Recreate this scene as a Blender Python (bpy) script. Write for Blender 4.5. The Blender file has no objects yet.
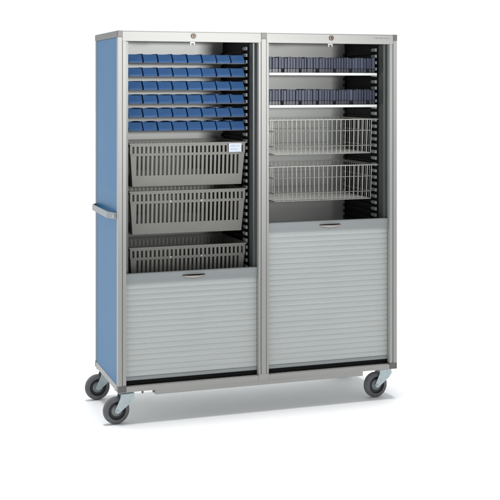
import bpy, bmesh, math, random
from mathutils import Vector, Matrix
R = math.radians
random.seed(7)
S = bpy.context.scene
C = S.collection

# ---------------------------------------------------------------- camera, world, lamps, exposure
ZB = 0.15                                   # underside of the cart above the floor
cd = bpy.data.cameras.new('camera'); cam = bpy.data.objects.new('camera', cd); C.objects.link(cam)
cam.location = (-1.1171, -5.1339, 1.4126 + ZB)
cam.rotation_euler = (R(90), 0, -0.329456)
cd.sensor_width = 36; cd.lens = 1141 / 500 * 36
cd.shift_y = -0.3309; cd.clip_end = 200
S.camera = cam

W = bpy.data.worlds.new('World'); S.world = W; W.use_nodes = True
bg = W.node_tree.nodes['Background']; bg.inputs[1].default_value = 1.0
_nt = W.node_tree                            # a white studio sweep behind and above, the dim studio room in front of it
_tc = _nt.nodes.new('ShaderNodeTexCoord'); _sx = _nt.nodes.new('ShaderNodeSeparateXYZ'); _mr = _nt.nodes.new('ShaderNodeMapRange')
_mr.inputs['From Min'].default_value = -0.45; _mr.inputs['From Max'].default_value = 0.15
_mr.inputs['To Min'].default_value = 0.45; _mr.inputs['To Max'].default_value = 1.05
_nt.links.new(_tc.outputs['Generated'], _sx.inputs[0]); _nt.links.new(_sx.outputs['Y'], _mr.inputs['Value'])
_vm = _nt.nodes.new('ShaderNodeVectorMath'); _vm.operation = 'MULTIPLY'; _vm.inputs[1].default_value = (0.97, 1.0, 1.03)
_nt.links.new(_mr.outputs[0], _vm.inputs[0]); _nt.links.new(_vm.outputs[0], bg.inputs[0])

def lamp(name, kind, loc, target, energy, size=1.0, sizey=None, col=(1, 1, 1)):
    d = bpy.data.lights.new(name, kind); o = bpy.data.objects.new(name, d); C.objects.link(o)
    o.location = loc; o.rotation_euler = (Vector(target) - Vector(loc)).to_track_quat('-Z', 'Y').to_euler()
    d.energy = energy; d.color = col
    if kind == 'AREA':
        d.shape = 'RECTANGLE'; d.size = size; d.size_y = sizey or size
    else:
        d.angle = size
    return o
lamp('overhead_lamp', 'SUN', (0.62, 0.3, 8), (0.66, 0.33, 0), 2.2, R(13))
key = lamp('front_softbox', 'AREA', (1.75, -5.7, 1.66), (0.30, 0.3, 1.99), 7.4, 1.1, 0.24)
key.data.spread = R(26)
S.view_settings.view_transform = 'Standard'; S.view_settings.look = 'None'
S.view_settings.exposure = 0.0; S.view_settings.gamma = 1
S.render.engine = 'CYCLES'

# ---------------------------------------------------------------- materials
def mat(name, col, rough=0.5, metal=0.0, var=0.06, scale=(30, 30, 30), bump=0.0, bscale=200, spec=0.5, alpha=1.0, trans=0.0, coat=0.0):
    m = bpy.data.materials.new(name); m.use_nodes = True
    nt = m.node_tree; b = nt.nodes['Principled BSDF']
    b.inputs['Roughness'].default_value = rough; b.inputs['Metallic'].default_value = metal
    b.inputs['Specular IOR Level'].default_value = spec
    b.inputs['Alpha'].default_value = alpha; b.inputs['Transmission Weight'].default_value = trans
    b.inputs['Coat Weight'].default_value = coat
    tc = nt.nodes.new('ShaderNodeTexCoord'); mp = nt.nodes.new('ShaderNodeMapping')
    mp.inputs['Scale'].default_value = scale
    nz = nt.nodes.new('ShaderNodeTexNoise'); nz.inputs['Scale'].default_value = 1; nz.inputs['Detail'].default_value = 4
    nt.links.new(tc.outputs['Object'], mp.inputs[0]); nt.links.new(mp.outputs[0], nz.inputs['Vector'])
    rp = nt.nodes.new('ShaderNodeValToRGB')
    rp.color_ramp.elements[0].position = 0.3; rp.color_ramp.elements[1].position = 0.7
    rp.color_ramp.elements[0].color = (*[c * (1 - var) for c in col], 1)
    rp.color_ramp.elements[1].color = (*[min(1, c * (1 + var)) for c in col], 1)
    nt.links.new(nz.outputs['Fac'], rp.inputs[0]); nt.links.new(rp.outputs[0], b.inputs['Base Color'])
    mr = nt.nodes.new('ShaderNodeMapRange')
    mr.inputs['To Min'].default_value = max(0.02, rough - 0.06); mr.inputs['To Max'].default_value = min(1, rough + 0.06)
    nt.links.new(nz.outputs['Fac'], mr.inputs['Value']); nt.links.new(mr.outputs[0], b.inputs['Roughness'])
    if bump:
        n2 = nt.nodes.new('ShaderNodeTexNoise'); n2.inputs['Scale'].default_value = bscale; n2.inputs['Detail'].default_value = 3
        nt.links.new(tc.outputs['Object'], n2.inputs['Vector'])
        bp = nt.nodes.new('ShaderNodeBump'); bp.inputs['Strength'].default_value = bump; bp.inputs['Distance'].default_value = 0.001
        nt.links.new(n2.outputs['Fac'], bp.inputs['Height']); nt.links.new(bp.outputs[0], b.inputs['Normal'])
    return m
M = {
 'alu':    mat('brushed_aluminium', (.395, .393, .372), .5, .08, .05, (60, 60, 2), .05, 300, spec=.3),
 'aluh':   mat('brushed_aluminium_rail', (.40, .398, .377), .5, .08, .05, (2, 60, 60), .05, 300, spec=.3),
 'cap':    mat('corner_cast_grey', (.15, .145, .135), .5, .3, .08),
 'caprail':mat('side_rail_grey', (.18, .176, .168), .5, .2, .06),
 'blue':   mat('blue_laminate', (.040, .158, .315), .45, 0, .03, (3, 3, 3), .06, 500, spec=.18),
 'inner':  mat('inner_grey_sheet', (.58, .59, .565), .55, .05, .04, (3, 3, 3)),
 'black':  mat('black_abs_liner', (.006, .0065, .008), .55, 0, .2, spec=.3),
 'tooth':  mat('grey_slot_comb', (.34, .355, .35), .45, .1, .08),
 'guide':  mat('dark_guide_channel', (.115, .125, .122), .4, .3, .08, (60, 60, 3)),
 'shut':   mat('silver_shutter_slats', (.52, .545, .53), .5, .08, .03, (4, 90, 90), .03, 400),
 'bar':    mat('silver_pull_bar', (.30, .32, .32), .5, .15, .04, (3, 60, 60), .05, 400),
 'pull':   mat('nickel_finger_pull', (.40, .36, .33), .25, .8, .05),
 'dark':   mat('black_plastic_and_shade', (.006, .006, .006), .7, spec=.2),  # also colours in the shade of the pull cup and shutter gap
 'bin':    mat('royal_blue_polypropylene', (.036, .108, .265), .4, 0, .06, (20, 20, 20), .15, 300),
 'binin':  mat('dark_shelf_steel', (.03, .03, .035), .5, .2),
 'basket': mat('taupe_grey_plastic', (.192, .188, .168), .5, 0, .05, (20, 20, 20), .1, 300),
 'wire':   mat('chromed_wire', (.52, .515, .48), .36, .5, .05),
 'shelf':  mat('white_coated_shelf', (.78, .80, .77), .35, 0, .03),
 'label':  mat('white_label_card', (.52, .57, .63), .35, 0, .03),
 'print':  mat('pale_blue_print', (.36, .46, .56), .4, 0, .05),
 'tyre':   mat('grey_rubber_tyre', (.125, .125, .128), .65, 0, .12, (40, 40, 40), .2, 200),
 'ring':   mat('dark_wheel_core', (.016, .019, .022), .5, 0, .1),
 'hub':    mat('grey_hub_plastic', (.20, .215, .22), .45, .1, .1),
 'zinc':   mat('galvanised_fork', (.44, .51, .53), .34, .55, .10, (45, 45, 45), .1, 150),
 'lock':   mat('worn_bronze_lock', (.11, .085, .068), .45, .4, .2, (200, 200, 200)),
 'hook':   mat('white_plastic_catch', (.52, .53, .51), .4),
 'clip':   mat('white_clip', (.55, .55, .52), .4),
 'badge':  mat('grey_badge_ink', (.33, .35, .36), .4, .2),
 'floor':  mat('white_studio_floor', (.90, .90, .905), .7, 0, .005, (1, 1, 1), spec=.15),
}
def emboss(m):
    """fine staggered dashes rolled into the shutter metal"""
    nt = m.node_tree; b = nt.nodes['Principled BSDF']; old = [n for n in nt.nodes if n.type == 'BUMP'][0]
    tc = [n for n in nt.nodes if n.type == 'TEX_COORD'][0]
    sp = nt.nodes.new('ShaderNodeSeparateXYZ'); cb = nt.nodes.new('ShaderNodeCombineXYZ'); br = nt.nodes.new('ShaderNodeTexBrick')
    nt.links.new(tc.outputs['Object'], sp.inputs[0]); nt.links.new(sp.outputs['X'], cb.inputs['X']); nt.links.new(sp.outputs['Z'], cb.inputs['Y'])
    nt.links.new(cb.outputs[0], br.inputs['Vector'])
    br.inputs['Scale'].default_value = 1; br.inputs['Brick Width'].default_value = .021; br.inputs['Row Height'].default_value = .0084
    br.inputs['Mortar Size'].default_value = .0011; br.inputs['Mortar Smooth'].default_value = 1.0
    bp = nt.nodes.new('ShaderNodeBump'); bp.inputs['Strength'].default_value = .38; bp.inputs['Distance'].default_value = .0008; bp.invert = True
    nt.links.new(br.outputs['Fac'], bp.inputs['Height']); nt.links.new(old.outputs[0], bp.inputs['Normal']); nt.links.new(bp.outputs[0], b.inputs['Normal'])
emboss(M['shut'])
CASE = [mat('slate_blue_case_%s' % n, c, .38, 0, .12, (60, 20, 60), spec=.35) for n, c in
        (('mid', (.026, .034, .066)), ('deep', (.018, .024, .048)), ('pale', (.056, .067, .110)), ('violet', (.028, .033, .062)))]
CASEFOOT = mat('dark_case_foot', (.014, .017, .034), .3, 0, .15)

# ---------------------------------------------------------------- mesh helpers
class MB:
    def __init__(s): s.b = bmesh.new()
    def box(s, x0, x1, y0, y1, z0, z1):
        v = [s.b.verts.new((x, y, z)) for x in (x0, x1) for y in (y0, y1) for z in (z0, z1)]
        for f in ((0, 1, 3, 2), (4, 6, 7, 5), (0, 4, 5, 1), (2, 3, 7, 6), (0, 2, 6, 4), (1, 5, 7, 3)):
            s.b.faces.new([v[i] for i in f])
        return s
    def prism(s, pts, axis, a0, a1):
        """polygon of 2-D points extruded along an axis: x -> (y,z), y -> (x,z), z -> (x,y)"""
        def p(u, v, a): return {'x': (a, u, v), 'y': (u, a, v), 'z': (u, v, a)}[axis]
        A = [s.b.verts.new(p(u, v, a0)) for u, v in pts]; B = [s.b.verts.new(p(u, v, a1)) for u, v in pts]
        n = len(pts)
        s.b.faces.new(A); s.b.faces.new(B[::-1])
        for i in range(n):
            j = (i + 1) % n; s.b.faces.new([A[j], A[i], B[i], B[j]])
        return s
    def tube(s, path, r, n=8, closed=False):
        P = [Vector(p) for p in path]; k = len(P); rings = []
        up = None
        for i, p in enumerate(P):
            if closed: t = (P[(i + 1) % k] - P[i - 1]).normalized()
            else: t = (P[min(i + 1, k - 1)] - P[max(i - 1, 0)]).normalized()
            if up is None:
                up = Vector((0, 0, 1)) if abs(t.z) < .9 else Vector((0, 1, 0))
            a = t.cross(up).normalized(); b = a.cross(t).normalized(); up = b
            rings.append([s.b.verts.new(p + (a * math.cos(2 * math.pi * q / n) + b * math.sin(2 * math.pi * q / n)) * r) for q in range(n)])
        for i in range(k if closed else k - 1):
            A, B = rings[i], rings[(i + 1) % k]
            for q in range(n): s.b.faces.new([A[q], A[(q + 1) % n], B[(q + 1) % n], B[q]])
        if not closed:
            s.b.faces.new(rings[0][::-1]); s.b.faces.new(rings[-1])
        return s
    def lathe(s, prof, n=40, axis='y', mtx=None):
        """profile (radius, along axis) spun about the axis"""
        rings = []
        for r, a in prof:
            ring = []
            for q in range(n):
                c, d = r * math.cos(2 * math.pi * q / n), r * math.sin(2 * math.pi * q / n)
                v = Vector((c, a, d)) if axis == 'y' else Vector((c, d, a))
                if mtx: v = mtx @ v
                ring.append(s.b.verts.new(v))
            rings.append(ring)
        for i in range(len(rings) - 1):
            for q in range(n): s.b.faces.new([rings[i][q], rings[i][(q + 1) % n], rings[i + 1][(q + 1) % n], rings[i + 1][q]])
        s.b.faces.new(rings[0][::-1]); s.b.faces.new(rings[-1])
        return s
    def ring(s, prof, n, mtx):
        """closed profile spun about y (a hollow ring)"""
        rings = [[s.b.verts.new(mtx @ Vector((r * math.cos(2 * math.pi * q / n), a, r * math.sin(2 * math.pi * q / n)))) for q in range(n)] for r, a in prof]
        for i in range(len(rings)):
            A, B = rings[i], rings[(i + 1) % len(rings)]
            for q in range(n): s.b.faces.new([A[q], A[(q + 1) % n], B[(q + 1) % n], B[q]])
        return s
    def quad(s, *p):
        s.b.faces.new([s.b.verts.new(q) for q in p]); return s
    def mesh(s, name, m, smooth=None):
        bmesh.ops.recalc_face_normals(s.b, faces=s.b.faces)
        me = bpy.data.meshes.new(name); s.b.to_mesh(me); s.b.free(); me.materials.append(m)
        if smooth is not None:
            me.shade_smooth(); me.set_sharp_from_angle(angle=R(smooth))
        return me
    def build(s, name, m, parent=None, bevel=0, smooth=None, seg=2):
        o = bpy.data.objects.new(name, s.mesh(name, m, smooth)); C.objects.link(o); o.parent = parent
        if bevel:
            md = o.modifiers.new('bevel', 'BEVEL'); md.width = bevel; md.segments = seg; md.limit_method = 'ANGLE'; md.angle_limit = R(40)
        return o
def empty(name, loc, label, cat, group=None):
    o = bpy.data.objects.new(name, None); C.objects.link(o); o.location = loc; o.empty_display_size = .05
    o['label'] = label; o['category'] = cat
    if group: o['group'] = group
    return o
def copy_tree(o, parent=None):
    c = o.copy(); C.objects.link(c); c.parent = parent
    for ch in list(o.children): copy_tree(ch, c)
    return c

# ---------------------------------------------------------------- the setting
f = MB().quad((-60, -60, 0), (60, -60, 0), (60, 60, 0), (-60, 60, 0)).build('floor', M['floor']); f['kind'] = 'structure'

# ---------------------------------------------------------------- the cart
CW, CD, CH = 1.4108, .5335, 1.66
BAYS = ((.0393, .6826), (.7342, 1.3715))
cart = empty('storage_cart', (0, 0, 0), 'tall two-bay aluminium storage cart on casters with blue sides and half-open roller shutters', 'storage cart')
Z = lambda z: z + ZB

# posts: light edge strip, groove, inner strip
def post(strips, grooves, z0=.030, z1=1.6125, ztop=1.630):
    m = MB()
    for x0, x1, y0, tall in strips: m.box(x0, x1, y0, .028, Z(z0), Z(ztop if tall else z1))
    for x0, x1 in grooves: m.box(x0, x1, .012, .028, Z(z0), Z(z1))
    return m.build('post', M['alu'], cart, .0008)
post([(0, .0196, 0, 1), (.0222, .0393, .002, 0)], [(.0196, .0222)])
post([(.6826, .6940, .002, 0), (.6964, .7204, 0, 1), (.7228, .7342, .002, 0)], [(.6940, .6964), (.7204, .7228)])
post([(CW - .0393, CW - .0222, .002, 0), (CW - .0196, CW, 0, 1)], [(CW - .0222, CW - .0196)])
for x0 in (0, CW - .021):
    MB().box(x0, x0 + .021, .5125, CD, Z(.03), Z(1.63)).build('post', M['alu'], cart, .003)
# feet and corner blocks
for x0, x1 in ((0, .0393), (.6826, .7342), (CW - .0393, CW)):
    MB().box(x0, x1, -.001, .0285, Z(.0), Z(.030)).build('post_foot', M['cap'] if x0 != .6826 else M['aluh'], cart, .0015)
for x0, x1 in ((-.0012, .0208), (.6945, .7223), (CW - .0208, CW + .0012)):
    MB().box(x0, x1, -.0012, .0285, Z(1.630), Z(1.6605)).build('corner_cap', M['cap'], cart, .002)
for x0 in (-.001, CW - .021):
    MB().box(x0, x0 + .022, .5125, CD + .001, Z(0), Z(.03)).build('corner_cap', M['cap'], cart, .003)
    MB().box(x0, x0 + .022, .5125, CD + .001, Z(1.63), Z(1.6605)).build('corner_cap', M['cap'], cart, .003)
# top fascia of each bay (a thin darker lip along the top edge)
for x0, x1 in ((.0208, .6945), (.7223, CW - .0208)):
    r = MB().box(x0, x1, 0, .028, Z(1.6125), Z(1.6565)).build('top_rail', M['aluh'], cart, .0012)
    MB().box(x0, x1, .001, .028, Z(1.6565), Z(1.6595)).build('top_lip', M['cap'], r)
for x0, x1 in BAYS:
    MB().box(x0, x1, .001, .028, Z(0.0), Z(.023)).build('base_rail', M['aluh'], cart, .0012)
u = MB().prism([(.006, Z(-.0225)), (.05, Z(-.0225)), (.05, Z(-.0005)), (.006, Z(-.0005))], 'x', .178, CW - .1825)
u.build('under_rail', M['aluh'], cart, .001)
m = MB()
for x in (.118, .170): MB().lathe([(.003, Z(-.013)), (.005, Z(-.010)), (.005, Z(-.0005))], 10, 'z', Matrix.Translation((x, .012, 0))).build('rail_screw', M['cap'], cart)
# sides
for sx in (0, 1):
    def bx(a, b, y0, y1, z0, z1, name, mm, bev=.001):
        if sx: a, b = CW - b, CW - a
        return MB().box(a, b, y0, y1, Z(z0), Z(z1)).build(name, mm, cart, bev)
    bx(.003, .008, .0285, .512, .0275, 1.6295, 'side_panel', M['blue'])
    bx(0, .020, .0285, .5125, 0, .0270, 'side_base_rail', M['alu'])
    bx(-.001, .020, .0285, .5125, 1.630, 1.6603, 'side_top_rail', M['caprail'])
MB().box(.021, CW - .021, .526, .5325, Z(.026), Z(1.6396)).build('back_panel', M['inner'], cart)
MB().box(.015, CW - .015, .0120, .5320, Z(1.640), Z(1.652)).build('top_panel', M['inner'], cart)
MB().box(.020, CW - .020, .0285, .5325, Z(.003), Z(.018)).build('bottom_panel', M['shelf'], cart)  # unseen from the front; white added to bounce light into the shadow below
MB().box(.7004, .7164, .050, .5255, Z(.0185), Z(1.6395)).build('divider_panel', M['inner'], cart)

# side liners with slot combs, in each bay
PITCH = .0321; Z0S = 1.518 - .006          # a slot under every bin row
def liner(x, d, edge):
    """black ribbed liner; x its inner plane, d = +1 when it faces +x"""
    m = MB()
    a, b = sorted((x, x - d * .006)); m.box(a, b, .112, .524, Z(.03), Z(1.638))
    k = -3
    zs = [Z0S + i * PITCH for i in range(-46, 4) if .07 < Z0S + i * PITCH < 1.6]
    for z in zs:
        a, b = sorted((x, x + d * .012)); m.box(a, b, .168, .47, Z(z - .010), Z(z - .001))
        a, b = sorted((x, x + d * .014)); m.box(a, b, .485, .512, Z(z - .014), Z(z + .001))
    o = m.build('side_liner', M['black'], cart)
    c = MB()
    for z in zs:
        z0 = z + .003; z1 = z + PITCH - .013
        if z1 < 1.605:
            P = [(.108, z0), (.150, z0), (.164, z0 + .004), (.164, z1 - .003), (.150, z1), (.108, z1)]
            a, b = sorted((x + d * .0045, x + d * .013)); c.prism([(q, Z(w)) for q, w in P], 'x', a, b)
    c.build('slot_comb', M['tooth'], o, .0015)
    g = MB()
    for y0, y1, t in ((.048, .062, .010), (.062, .068, .004), (.068, .088, .009), (.088, .093, .004), (.093, .1035, .008)):
        a, b = sorted((x - d * .010, x - d * .010 + d * t)); g.box(a, b, y0, y1, Z(.05), Z(1.611))
    e0, e1 = sorted((edge - d * .0004, edge - d * .0034)); g.box(e0, e1, .0285, .0465, Z(.05), Z(1.611))
    e0, e1 = sorted((edge - d * .0036, x - d * .0004)); g.box(e0, e1, .0440, .0470, Z(.05), Z(1.611))
    g.build('shutter_guide', M['guide'], cart)
for x, d, edge in ((.058, 1, .0393), (.668, -1, .6826), (.750, 1, .7342), (1.357, -1, 1.3715)): liner(x, d, edge)

# roller shutters
def shutter(x0, x1, ztop, name):
    x0 += .0007; x1 -= .0007
    zb, zt = .062, ztop - .0465
    n = round((zt - zb) / .0251); p = (zt - zb) / n
    prof = []
    for i in range(n):
        z = zb + i * p
        for t, dy in ((.0, .0026), (.05, .0026), (.10, .0008), (.25, .0002), (.45, .0000), (.65, .0004), (.85, .0012), (.97, .0022)):
            prof.append((.0285 + dy, Z(z + t * p)))
    prof.append((.0311, Z(zt)))
    poly = prof + [(.0375, Z(zt)), (.0375, Z(zb))]
    sh = MB().prism(poly, 'x', x0, x1).build('shutter', M['shut'], cart)
    MB().box(x0, x1, .0255, .040, Z(.046), Z(.0615)).build('bottom_bar', M['bar'], sh, .002)
    MB().box(x0, x1, .034, .039, Z(.0235), Z(.0455)).build('dark_gap_strip', M['dark'], sh)  # black strip put in for the shaded gap below the bottom bar
    zc0, zc1 = ztop - .0462, ztop
    MB().prism([(.020, Z(zc0)), (.018, Z(zc0 + .004)), (.018, Z(zc1 - .004)), (.020, Z(zc1)), (.042, Z(zc1)), (.042, Z(zc0))], 'x', x0, x1).build('pull_bar', M['bar'], sh, .001)
    # finger pull: a half-moon cup standing out of the bar, open towards the top
    xc = (x0 + x1) / 2 + .005; zc = ztop - .0215; hw, hh, hd = .057, .0155, .016
    m = MB(); N = 20
    rows = []
    for j in range(6):
        t = j / 5
        rows.append([m.b.verts.new((xc + hw * math.cos(math.pi * (1 - i / N)) * (.80 + .20 * (1 - t)) if False else xc + hw * (2 * i / N - 1),
                     .0178 - hd * math.sin(t * math.pi / 2 + .0) * (max(0, 1 - (2 * i / N - 1) ** 2) ** .6),
                     Z(zc + .002 - hh * (1 - t ** 2) * (max(0, 1 - (2 * i / N - 1) ** 2) ** .7)))) for i in range(N + 1)])
    for j in range(5):
        for i in range(N): m.b.faces.new([rows[j][i], rows[j][i + 1], rows[j + 1][i + 1], rows[j + 1][i]])
    bmesh.ops.remove_doubles(m.b, verts=m.b.verts, dist=1e-6)
    h = m.build('finger_pull', M['pull'], sh, smooth=60)
    md = h.modifiers.new('solid', 'SOLIDIFY'); md.thickness = .0018; md.offset = 0
    m = MB(); P = [(xc + hw * .93 * (2 * i / N - 1), Z(zc + .004 - .012 * (1 - (2 * i / N - 1) ** 2) ** .7)) for i in range(N + 1)]
    m.prism(P + [(xc + hw * .93, Z(zc + .0052)), (xc - hw * .93, Z(zc + .0052))], 'y', .0172, .0178)
    m.build('pull_shade', M['dark'], sh)  # flat dark plate standing in for the shade inside the cup
    return sh
a = shutter(*BAYS[0], .539, 'shutter'); a['label'] = 'lower roller shutter of the left bay'
b = shutter(*BAYS[1], .747, 'shutter'); b['label'] = 'higher roller shutter of the right bay'

# locks with the catch below them
for xc in (.359, 1.057):
    T = Matrix.Translation((xc, 0, Z(1.6395)))
    l = MB().lathe([(.0125, .0), (.0125, -.003), (.0105, -.005), (.0040, -.0055)], 28, 'y', T).build('lock', M['lock'], cart, smooth=40)
    MB().box(xc - .0012, xc + .0012, -.0061, -.0056, Z(1.634), Z(1.645)).build('keyhole', M['dark'], l)
    c = MB().box(xc - .015, xc + .009, .004, .010, Z(1.606), Z(1.6122)).box(xc - .015, xc - .0095, .004, .010, Z(1.596), Z(1.606)).box(xc + .0035, xc + .009, .004, .010, Z(1.597), Z(1.606))
    c.build('catch', M['hook'], cart, .001)
# small worn badge on the right of the fascia: unreadable raised strokes
m = MB(); rr = random.Random(3)
T = Matrix.Translation((1.2765, 0, Z(1.6425)))
m.lathe([(.0058, -.0001), (.0058, -.0007), (.003, -.0009)], 20, 'y', T)
x = 1.290
for i in range(13):
    w = rr.uniform(.0035, .0055); h = rr.choice((.0035, .0035, .0055))
    if i == 8: x += .004
    m.tube([(x, -.0004, Z(1.6395)), (x + w * .2, -.0004, Z(1.6395 + h)), (x + w * .75, -.0004, Z(1.6398)), (x + w * .9, -.0004, Z(1.6395 + h))], .0006, 5)
    x += w + .0014
m.build('badge', M['badge'], cart)

# push handles: flat bar bent out from each side
for sx in (0, 1):
    w = .0075
    P = [(-.001, .030), (-.008, .036), (-.028, .098), (-.031, .106), (-.031, .452), (-.028, .460), (-.008, .500), (-.001, .506)]
    m = MB(); outer = P; inner = []
    for i, (x, y) in enumerate(P):
        a_, b_ = Vector(P[max(0, i - 1)]), Vector(P[min(len(P) - 1, i + 1)]); t = (b_ - a_).normalized()
        inner.append((x + t.y * .006, y - t.x * .006))
    poly = outer + inner[::-1]
    if sx: poly = [(CW - x, y) for x, y in poly][::-1]
    h = m.prism(poly, 'z', Z(.792), Z(.8215)).build('push_handle', M['bar'], cart, .002)
    for y0 in (.031, .489):
        a_, b_ = ((-.0045, .0025) if not sx else (CW - .0025, CW + .0045))
        MB().lathe([(.0055, 0), (.0055, .004), (.003, .006)], 14, 'y', Matrix.Translation((0, 0, 0)) @ Matrix.Translation((-.010 if not sx else CW + .010, y0 + .008, Z(.807))) @ Matrix.Rotation(R(90 if not sx else -90), 4, 'Z')).build('handle_bolt', M['zinc'], h, smooth=40)

# casters
def caster(px, py, ang):
    """pivot position and trail direction (degrees about z from +x)"""
    e = Matrix.Translation((px, py, 0)) @ Matrix.Rotation(R(ang), 4, 'Z')     # local +x = trail direction
    def tf(m): bmesh.ops.transform(m.b, matrix=e, verts=m.b.verts); return m
    off, zc, r = .048, .0625, .0625
    m = MB()
    for s_ in (-1, 1):                         # two fork plates
        y0, y1 = sorted((s_ * .0215, s_ * .0240))
        m.prism([(-.032, .137), (.032, .137), (.036, .118), (off + .013, zc + .004), (off + .010, zc - .008), (off, zc - .0115), (off - .010, zc - .008), (-.020, .098), (-.034, .116)], 'y', y0, y1)
    m.box(-.034, .036, -.024, .024, .1371, .1395)
    fk = tf(m).build('caster', M['zinc'], cart, .0008)
    tf(MB().box(-.046, .046, -.036, .036, .1462, .1492)).build('mounting_plate', M['zinc'], fk, .001)
    tf(MB().lathe([(.024, .1397), (.030, .1405), (.030, .1445), (.026, .146)], 24, 'z')).build('swivel_race', M['ring'], fk, smooth=40)
    t = Matrix.Translation((off, 0, zc))
    tf(MB().ring([(.0411, -.0150), (.0425, -.0168), (.0455, -.0168), (.0470, -.0158), (.0560, -.0152), (.0605, -.0115), (.0622, -.006), (.0625, 0), (.0622, .006), (.0605, .0115), (.0560, .0152), (.0470, .0158), (.0455, .0168), (.0425, .0168), (.0411, .0150)], 56, t)).build('tyre', M['tyre'], fk, smooth=50)
    tf(MB().lathe([(.0165, -.0085), (.0300, -.0075), (.0380, -.0085), (.0409, -.0140), (.0409, .0140), (.0380, .0085), (.0300, .0075), (.0165, .0085)], 48, 'y', t)).build('wheel_rim', M['ring'], fk, smooth=40)
    tf(MB().lathe([(.008, -.0190), (.013, -.0180), (.020, -.0145), (.0255, -.0125), (.0270, -.0100), (.0270, .0100), (.0255, .0125), (.020, .0145), (.013, .0180), (.008, .0190)], 40, 'y', t)).build('hub', M['hub'], fk, smooth=40)
    tf(MB().lathe([(.0035, -.0275), (.0062, -.0270), (.0062, -.0243), (.0062, .0243), (.0062, .0270), (.0035, .0275)], 12, 'y', t)).build('axle_bolt', M['zinc'], fk, smooth=30)
    return fk
caster(.048, .046, 186)
caster(1.371, .072, 186)
caster(.046, .474, 184)
caster(1.366, .470, 150)

# ---------------------------------------------------------------- left bay: bin shelves and blue bins
ORD = ['first', 'second', 'third', 'fourth', 'fifth', 'sixth', 'seventh', 'eighth']
ROWS = ['topmost', 'second', 'third', 'fourth', 'fifth', 'lowest']
ROWN = ['topmost bin shelf', 'second bin shelf from the top', 'third bin shelf from the top', 'fourth bin shelf from the top', 'fifth bin shelf from the top', 'lowest bin shelf']
NB = 8; BX0 = .0745; BP = .0724
def make_bin():
    t = empty('parts_bin', (0, 0, 0), '', 'bin', 'blue bins on the bin shelves')
    w, h, d = .0664, .0425, .150
    m = MB(); th = .0018
    # outline of a side wall: sloped scoop front, level top, upright back
    O = [(.004, 0), (.0005, .0080), (.0275, h - .001), (.031, h), (d, h), (d, 0)]
    for x0 in (0, w - th): m.prism(O, 'x', x0, x0 + th)
    m.box(th, w - th, .002, d, 0, th)
    m.box(th, w - th, d - th, d, th, h)
    o = m.build('body', M['bin'], t, .0006)
    fm = MB(); fm.prism([(.0035, .0005), (-.0022, .0075), (.0255, h - .0040), (.0285, h - .0030), (.0300, h - .0040), (.0060, .0080), (.0060, .0005)], 'x', .0002, w - .0002)
    fm.build('front', M['bin'], t, .0012)
    return t
proto = make_bin()
rb = random.Random(5)
for r_ in range(6):
    zb = 1.518 - .0642 * r_
    sh = empty('bin_shelf', (.361, .105, Z(zb - .0052)), ('dark thin shelf under the ' + ROWS[r_] + ' row of blue bins in the left bay') , 'shelf', 'bin shelves in the left bay')
    m = MB().box(-.2865, .2915, .004, .155, .0, .0026).box(-.2865, .2915, .1525, .155, .0028, .016)
    m.build('shelf_board', M['inner'], sh)
    MB().box(-.2865, .2915, .001, .0038, -.0015, .0030).build('front_edge', M['binin'], sh, .0006)
    for k in range(NB):
        o = proto if (r_ == 0 and k == 0) else copy_tree(proto)
        o.location = (BX0 + k * BP + rb.uniform(-.0006, .0006), .1065 + rb.uniform(-.002, .003), Z(zb - .0022))
        o.rotation_euler = (0, 0, 0)
        o['label'] = 'blue sloped-front parts bin, %s from the left on the %s' % (ORD[k], ROWN[r_])

# ---------------------------------------------------------------- left bay: slotted grey baskets
def slotted(m, P, Wd, Hh, slots):
    """flat face of a basket cut by slots; P(u, v) maps the face (u across, v up) to space; slots are (u0, u1, v0, v1)"""
    us = sorted({0, Wd} | {s[0] for s in slots} | {s[1] for s in slots}); vs = sorted({0, Hh} | {s[2] for s in slots} | {s[3] for s in slots})
    V = {}
    def vert(i, j):
        if (i, j) not in V: V[i, j] = m.b.verts.new(P(us[i], vs[j]))
        return V[i, j]
    for i in range(len(us) - 1):
        for j in range(len(vs) - 1):
            cu, cv = (us[i] + us[i + 1]) / 2, (vs[j] + vs[j + 1]) / 2
            if any(a < cu < b and c < cv < d for a, b, c, d in slots): continue
            m.b.faces.new([vert(i, j), vert(i + 1, j), vert(i + 1, j + 1), vert(i, j + 1)])
def slots_for(width, n_up, inset):
    p = .0206; sw = .0100; S_ = []
    c = width / 2
    for k in range(n_up):
        x = c + (k - (n_up - 1) / 2) * p; S_.append((round(x - sw / 2, 5), round(x + sw / 2, 5), .1565, .1885))
    for k in range(n_up - 2):
        x = c + (k - (n_up - 3) / 2) * p; S_.append((round(x - sw / 2, 5), round(x + sw / 2, 5), .0510, .1440))
    return S_
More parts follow.
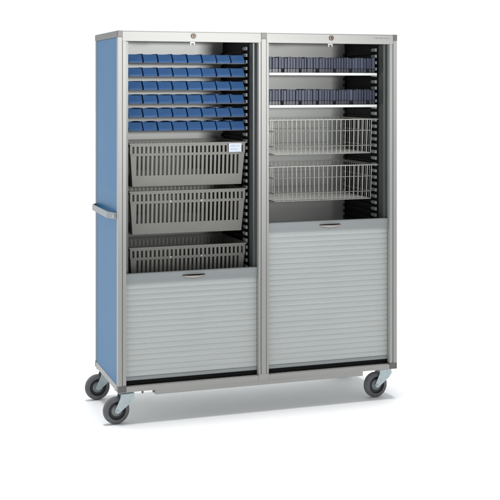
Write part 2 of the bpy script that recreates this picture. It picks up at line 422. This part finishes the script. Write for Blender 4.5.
def make_basket():
    t = empty('slotted_basket', (0, 0, 0), '', 'basket', 'grey slotted baskets in the left bay')
    H = .1965; wt, dt = .570, .385; ins = .016                  # top width, depth; how far the foot is drawn in
    m = MB()
    q = lambda v: ins * (1 - v / H) if v < .149 else ins * (1 - .149 / H) * .35
    slotted(m, lambda u, v: (max(-wt / 2 + q(v), min(wt / 2 - q(v), u - wt / 2)), q(v), v), wt, H, slots_for(wt, 27, ins))
    slotted(m, lambda u, v: (max(-wt / 2 + q(v), min(wt / 2 - q(v), u - wt / 2)), dt - q(v), v), wt, H, slots_for(wt, 27, ins))
    for s_ in (-1, 1):
        slotted(m, lambda u, v: (s_ * (wt / 2 - q(v)), q(v) + u * (dt - 2 * q(v)) / dt, v), dt, H, slots_for(dt, 17, ins))
    m.quad((-wt / 2 + ins, ins, 0), (wt / 2 - ins, ins, 0), (wt / 2 - ins, dt - ins, 0), (-wt / 2 + ins, dt - ins, 0))
    bmesh.ops.remove_doubles(m.b, verts=m.b.verts, dist=1e-5)
    o = m.build('body', M['basket'], t)
    md = o.modifiers.new('solid', 'SOLIDIFY'); md.thickness = .0030; md.offset = -1
    m = MB(); a, b = wt / 2 + .0035, .0045
    for x0, x1, y0, y1 in ((-a, a, -b, .004), (-a, a, dt - .004, dt + b), (-a, -a + .006, .0042, dt - .0042), (a - .006, a, .0042, dt - .0042)):
        m.box(x0, x1, y0, y1, H + .0003, H + .008)
    for s_ in (-1, 1):                                          # runner flanges that lie in the slots
        x0, x1 = sorted((s_ * (a + .0002), s_ * .2985)); m.box(x0, x1, .004, dt, H + .0035, H + .0065)
    m.build('rim', M['basket'], t, .0012)
    for x in (-.089, .064): MB().box(x - .004, x + .004, .0015 - .0045, .0040, .1490, .1570).build('clip', M['clip'], t, .001)
    return t
pb = make_basket()
BN = ['uppermost grey slotted basket with a white label on its rim, left bay', 'middle grey slotted basket of the three in the left bay', 'lowest grey slotted basket, half hidden behind the left roller shutter']
for k, zt in enumerate((1.137, .9125, .6485)):
    o = pb if k == 0 else copy_tree(pb)
    o.location = (.3625, .0960, Z(zt - .2045)); o['label'] = BN[k]
lb = MB().box(.198, .263, -.0085, -.0055, .1560, .1985).build('label_holder', M['label'], pb, .001)
m = MB()
for x0, x1, z0, z1 in ((.207, .232, .180, .190), (.236, .252, .182, .188), (.205, .240, .166, .173)): m.box(x0, x1, -.0089, -.0086, z0, z1)
m.build('print', M['print'], lb)
for c in list(pb.children):
    if c.name.startswith('clip'): bpy.data.objects.remove(c)

# ---------------------------------------------------------------- right bay: white shelves with packed cases
for r_, zt in enumerate((1.4705, 1.3120)):
    sh = empty('shelf', (1.0560, .0900, Z(zt - .011)), ('upper' if r_ == 0 else 'lower') + ' white shelf in the right bay carrying a packed row of slate-blue cases', 'shelf', 'white shelves in the right bay')
    MB().box(-.288, .288, .003, .39, 0, .0110).build('shelf_board', M['shelf'], sh, .001)
    MB().box(-.288, .288, .0, .0028, -.0015, .0113).build('front_edge', M['shelf'], sh, .0008)
    n = 37; x = .7715; rc = random.Random(11 + r_)
    ws = [rc.uniform(.85, 1.15) for _ in range(n)]; tot = sum(ws); span = .5665
    cache = {}
    for k in range(n):
        w = ws[k] / tot * span; h = .0755 + rc.uniform(-.002, .0025) - (.002 if k % 6 == 5 else 0)
        mi = rc.choice((0, 0, 0, 1, 1, 2, 3, 3))
        t = empty('plastic_case', (x + w / 2, .099 + rc.uniform(-.0005, .004), Z(zt + .0004)),
                  'thin slate-blue plastic case upright in the packed row on the %s white shelf' % ('upper' if r_ == 0 else 'lower'),
                  'case', 'cases on the %s white shelf' % ('upper' if r_ == 0 else 'lower'))
        g = .0007
        MB().box(-w / 2 + g, w / 2 - g, 0, .12, .0205, h).build('case_body', CASE[mi], t, .0016)
        fx = MB().box(-w / 2 + g, w / 2 - g, .0012, .118, 0, .0200)
        fx.build('case_foot', CASEFOOT, t, .001)
        if k % 6 == 4: MB().box(-w * .40, w * .40, -.0009, -.0002, .001, .019).build('index_tab', M['dark'], t)
        elif rc.random() < .55: MB().box(-w * .12, w * .12, -.0007, -.0002, .026, h - .008).build('spine_edge', CASE[2], t)
        x += w

# ---------------------------------------------------------------- right bay: chromed wire baskets
def make_wire():
    t = empty('wire_basket', (0, 0, 0), '', 'basket', 'chromed wire baskets in the right bay')
    H = .168; wt, wb, d = .262, .257, .37                        # half widths at rim and foot, depth
    q = lambda z: wb + (wt - wb) * z / H
    m = MB(); r = .0018; n = 23
    for k in range(n):                                          # U-shaped wires, front to back
        u = -1 + 2 * k / (n - 1)
        m.tube([(u * wt, .001, H), (u * wb, .003, .004), (u * wb, .007, 0), (u * wb, d - .007, 0), (u * wb, d - .003, .004), (u * wt, d - .001, H)], r, 6)
    n2 = 15
    for k in range(1, n2):                                      # U-shaped wires, side to side
        y = d * k / n2
        m.tube([(-wt, y, H), (-wb, y, .0028), (wb, y, .0028), (wt, y, H)], r, 6)
    m.build('wire_mesh', M['wire'], t, smooth=60)
    m = MB()
    for z in (.038, .113):
        a = q(z); m.tube([(-a, -.002, z), (a, -.002, z), (a + .002, d * .5, z), (a, d + .002, z), (-a, d + .002, z), (-a - .002, d * .5, z)], .0017, 6, True) if False else None
        for p in (((-a, -.001, z), (a, -.001, z)), ((-a, d + .001, z), (a, d + .001, z)), ((-a, 0, z), (-a, d, z)), ((a, 0, z), (a, d, z))): m.tube(p, .0017, 6)
    for p in (((-wb, .001, .0), (wb, .001, .0)),): m.tube(p, .0019, 6)
    m.build('cross_wire', M['wire'], t, smooth=60)
    m = MB(); e = .297
    m.tube([(-e, -.002, H + .002), (e, -.002, H + .002), (e, d + .002, H + .002), (-e, d + .002, H + .002)], .0030, 8, True) if False else None
    for p in (((-e, -.001, H + .001), (e, -.001, H + .001)), ((-e, d + .001, H + .001), (e, d + .001, H + .001)), ((-e, 0, H + .001), (-e, d, H + .001)), ((e, 0, H + .001), (e, d, H + .001)), ((-wt, 0, H), (-wt, d, H)), ((wt, 0, H), (wt, d, H))): m.tube(p, .0028, 8)
    m.build('rim', M['wire'], t, smooth=60)
    return t
wp = make_wire()
for k, zb in enumerate((1.0700, .8410)):
    o = wp if k == 0 else copy_tree(wp)
    o.location = (1.0545, .094, Z(zb))
    o['label'] = ('upper chromed wire basket, just below the white shelves', 'lower chromed wire basket above the right roller shutter')[k]
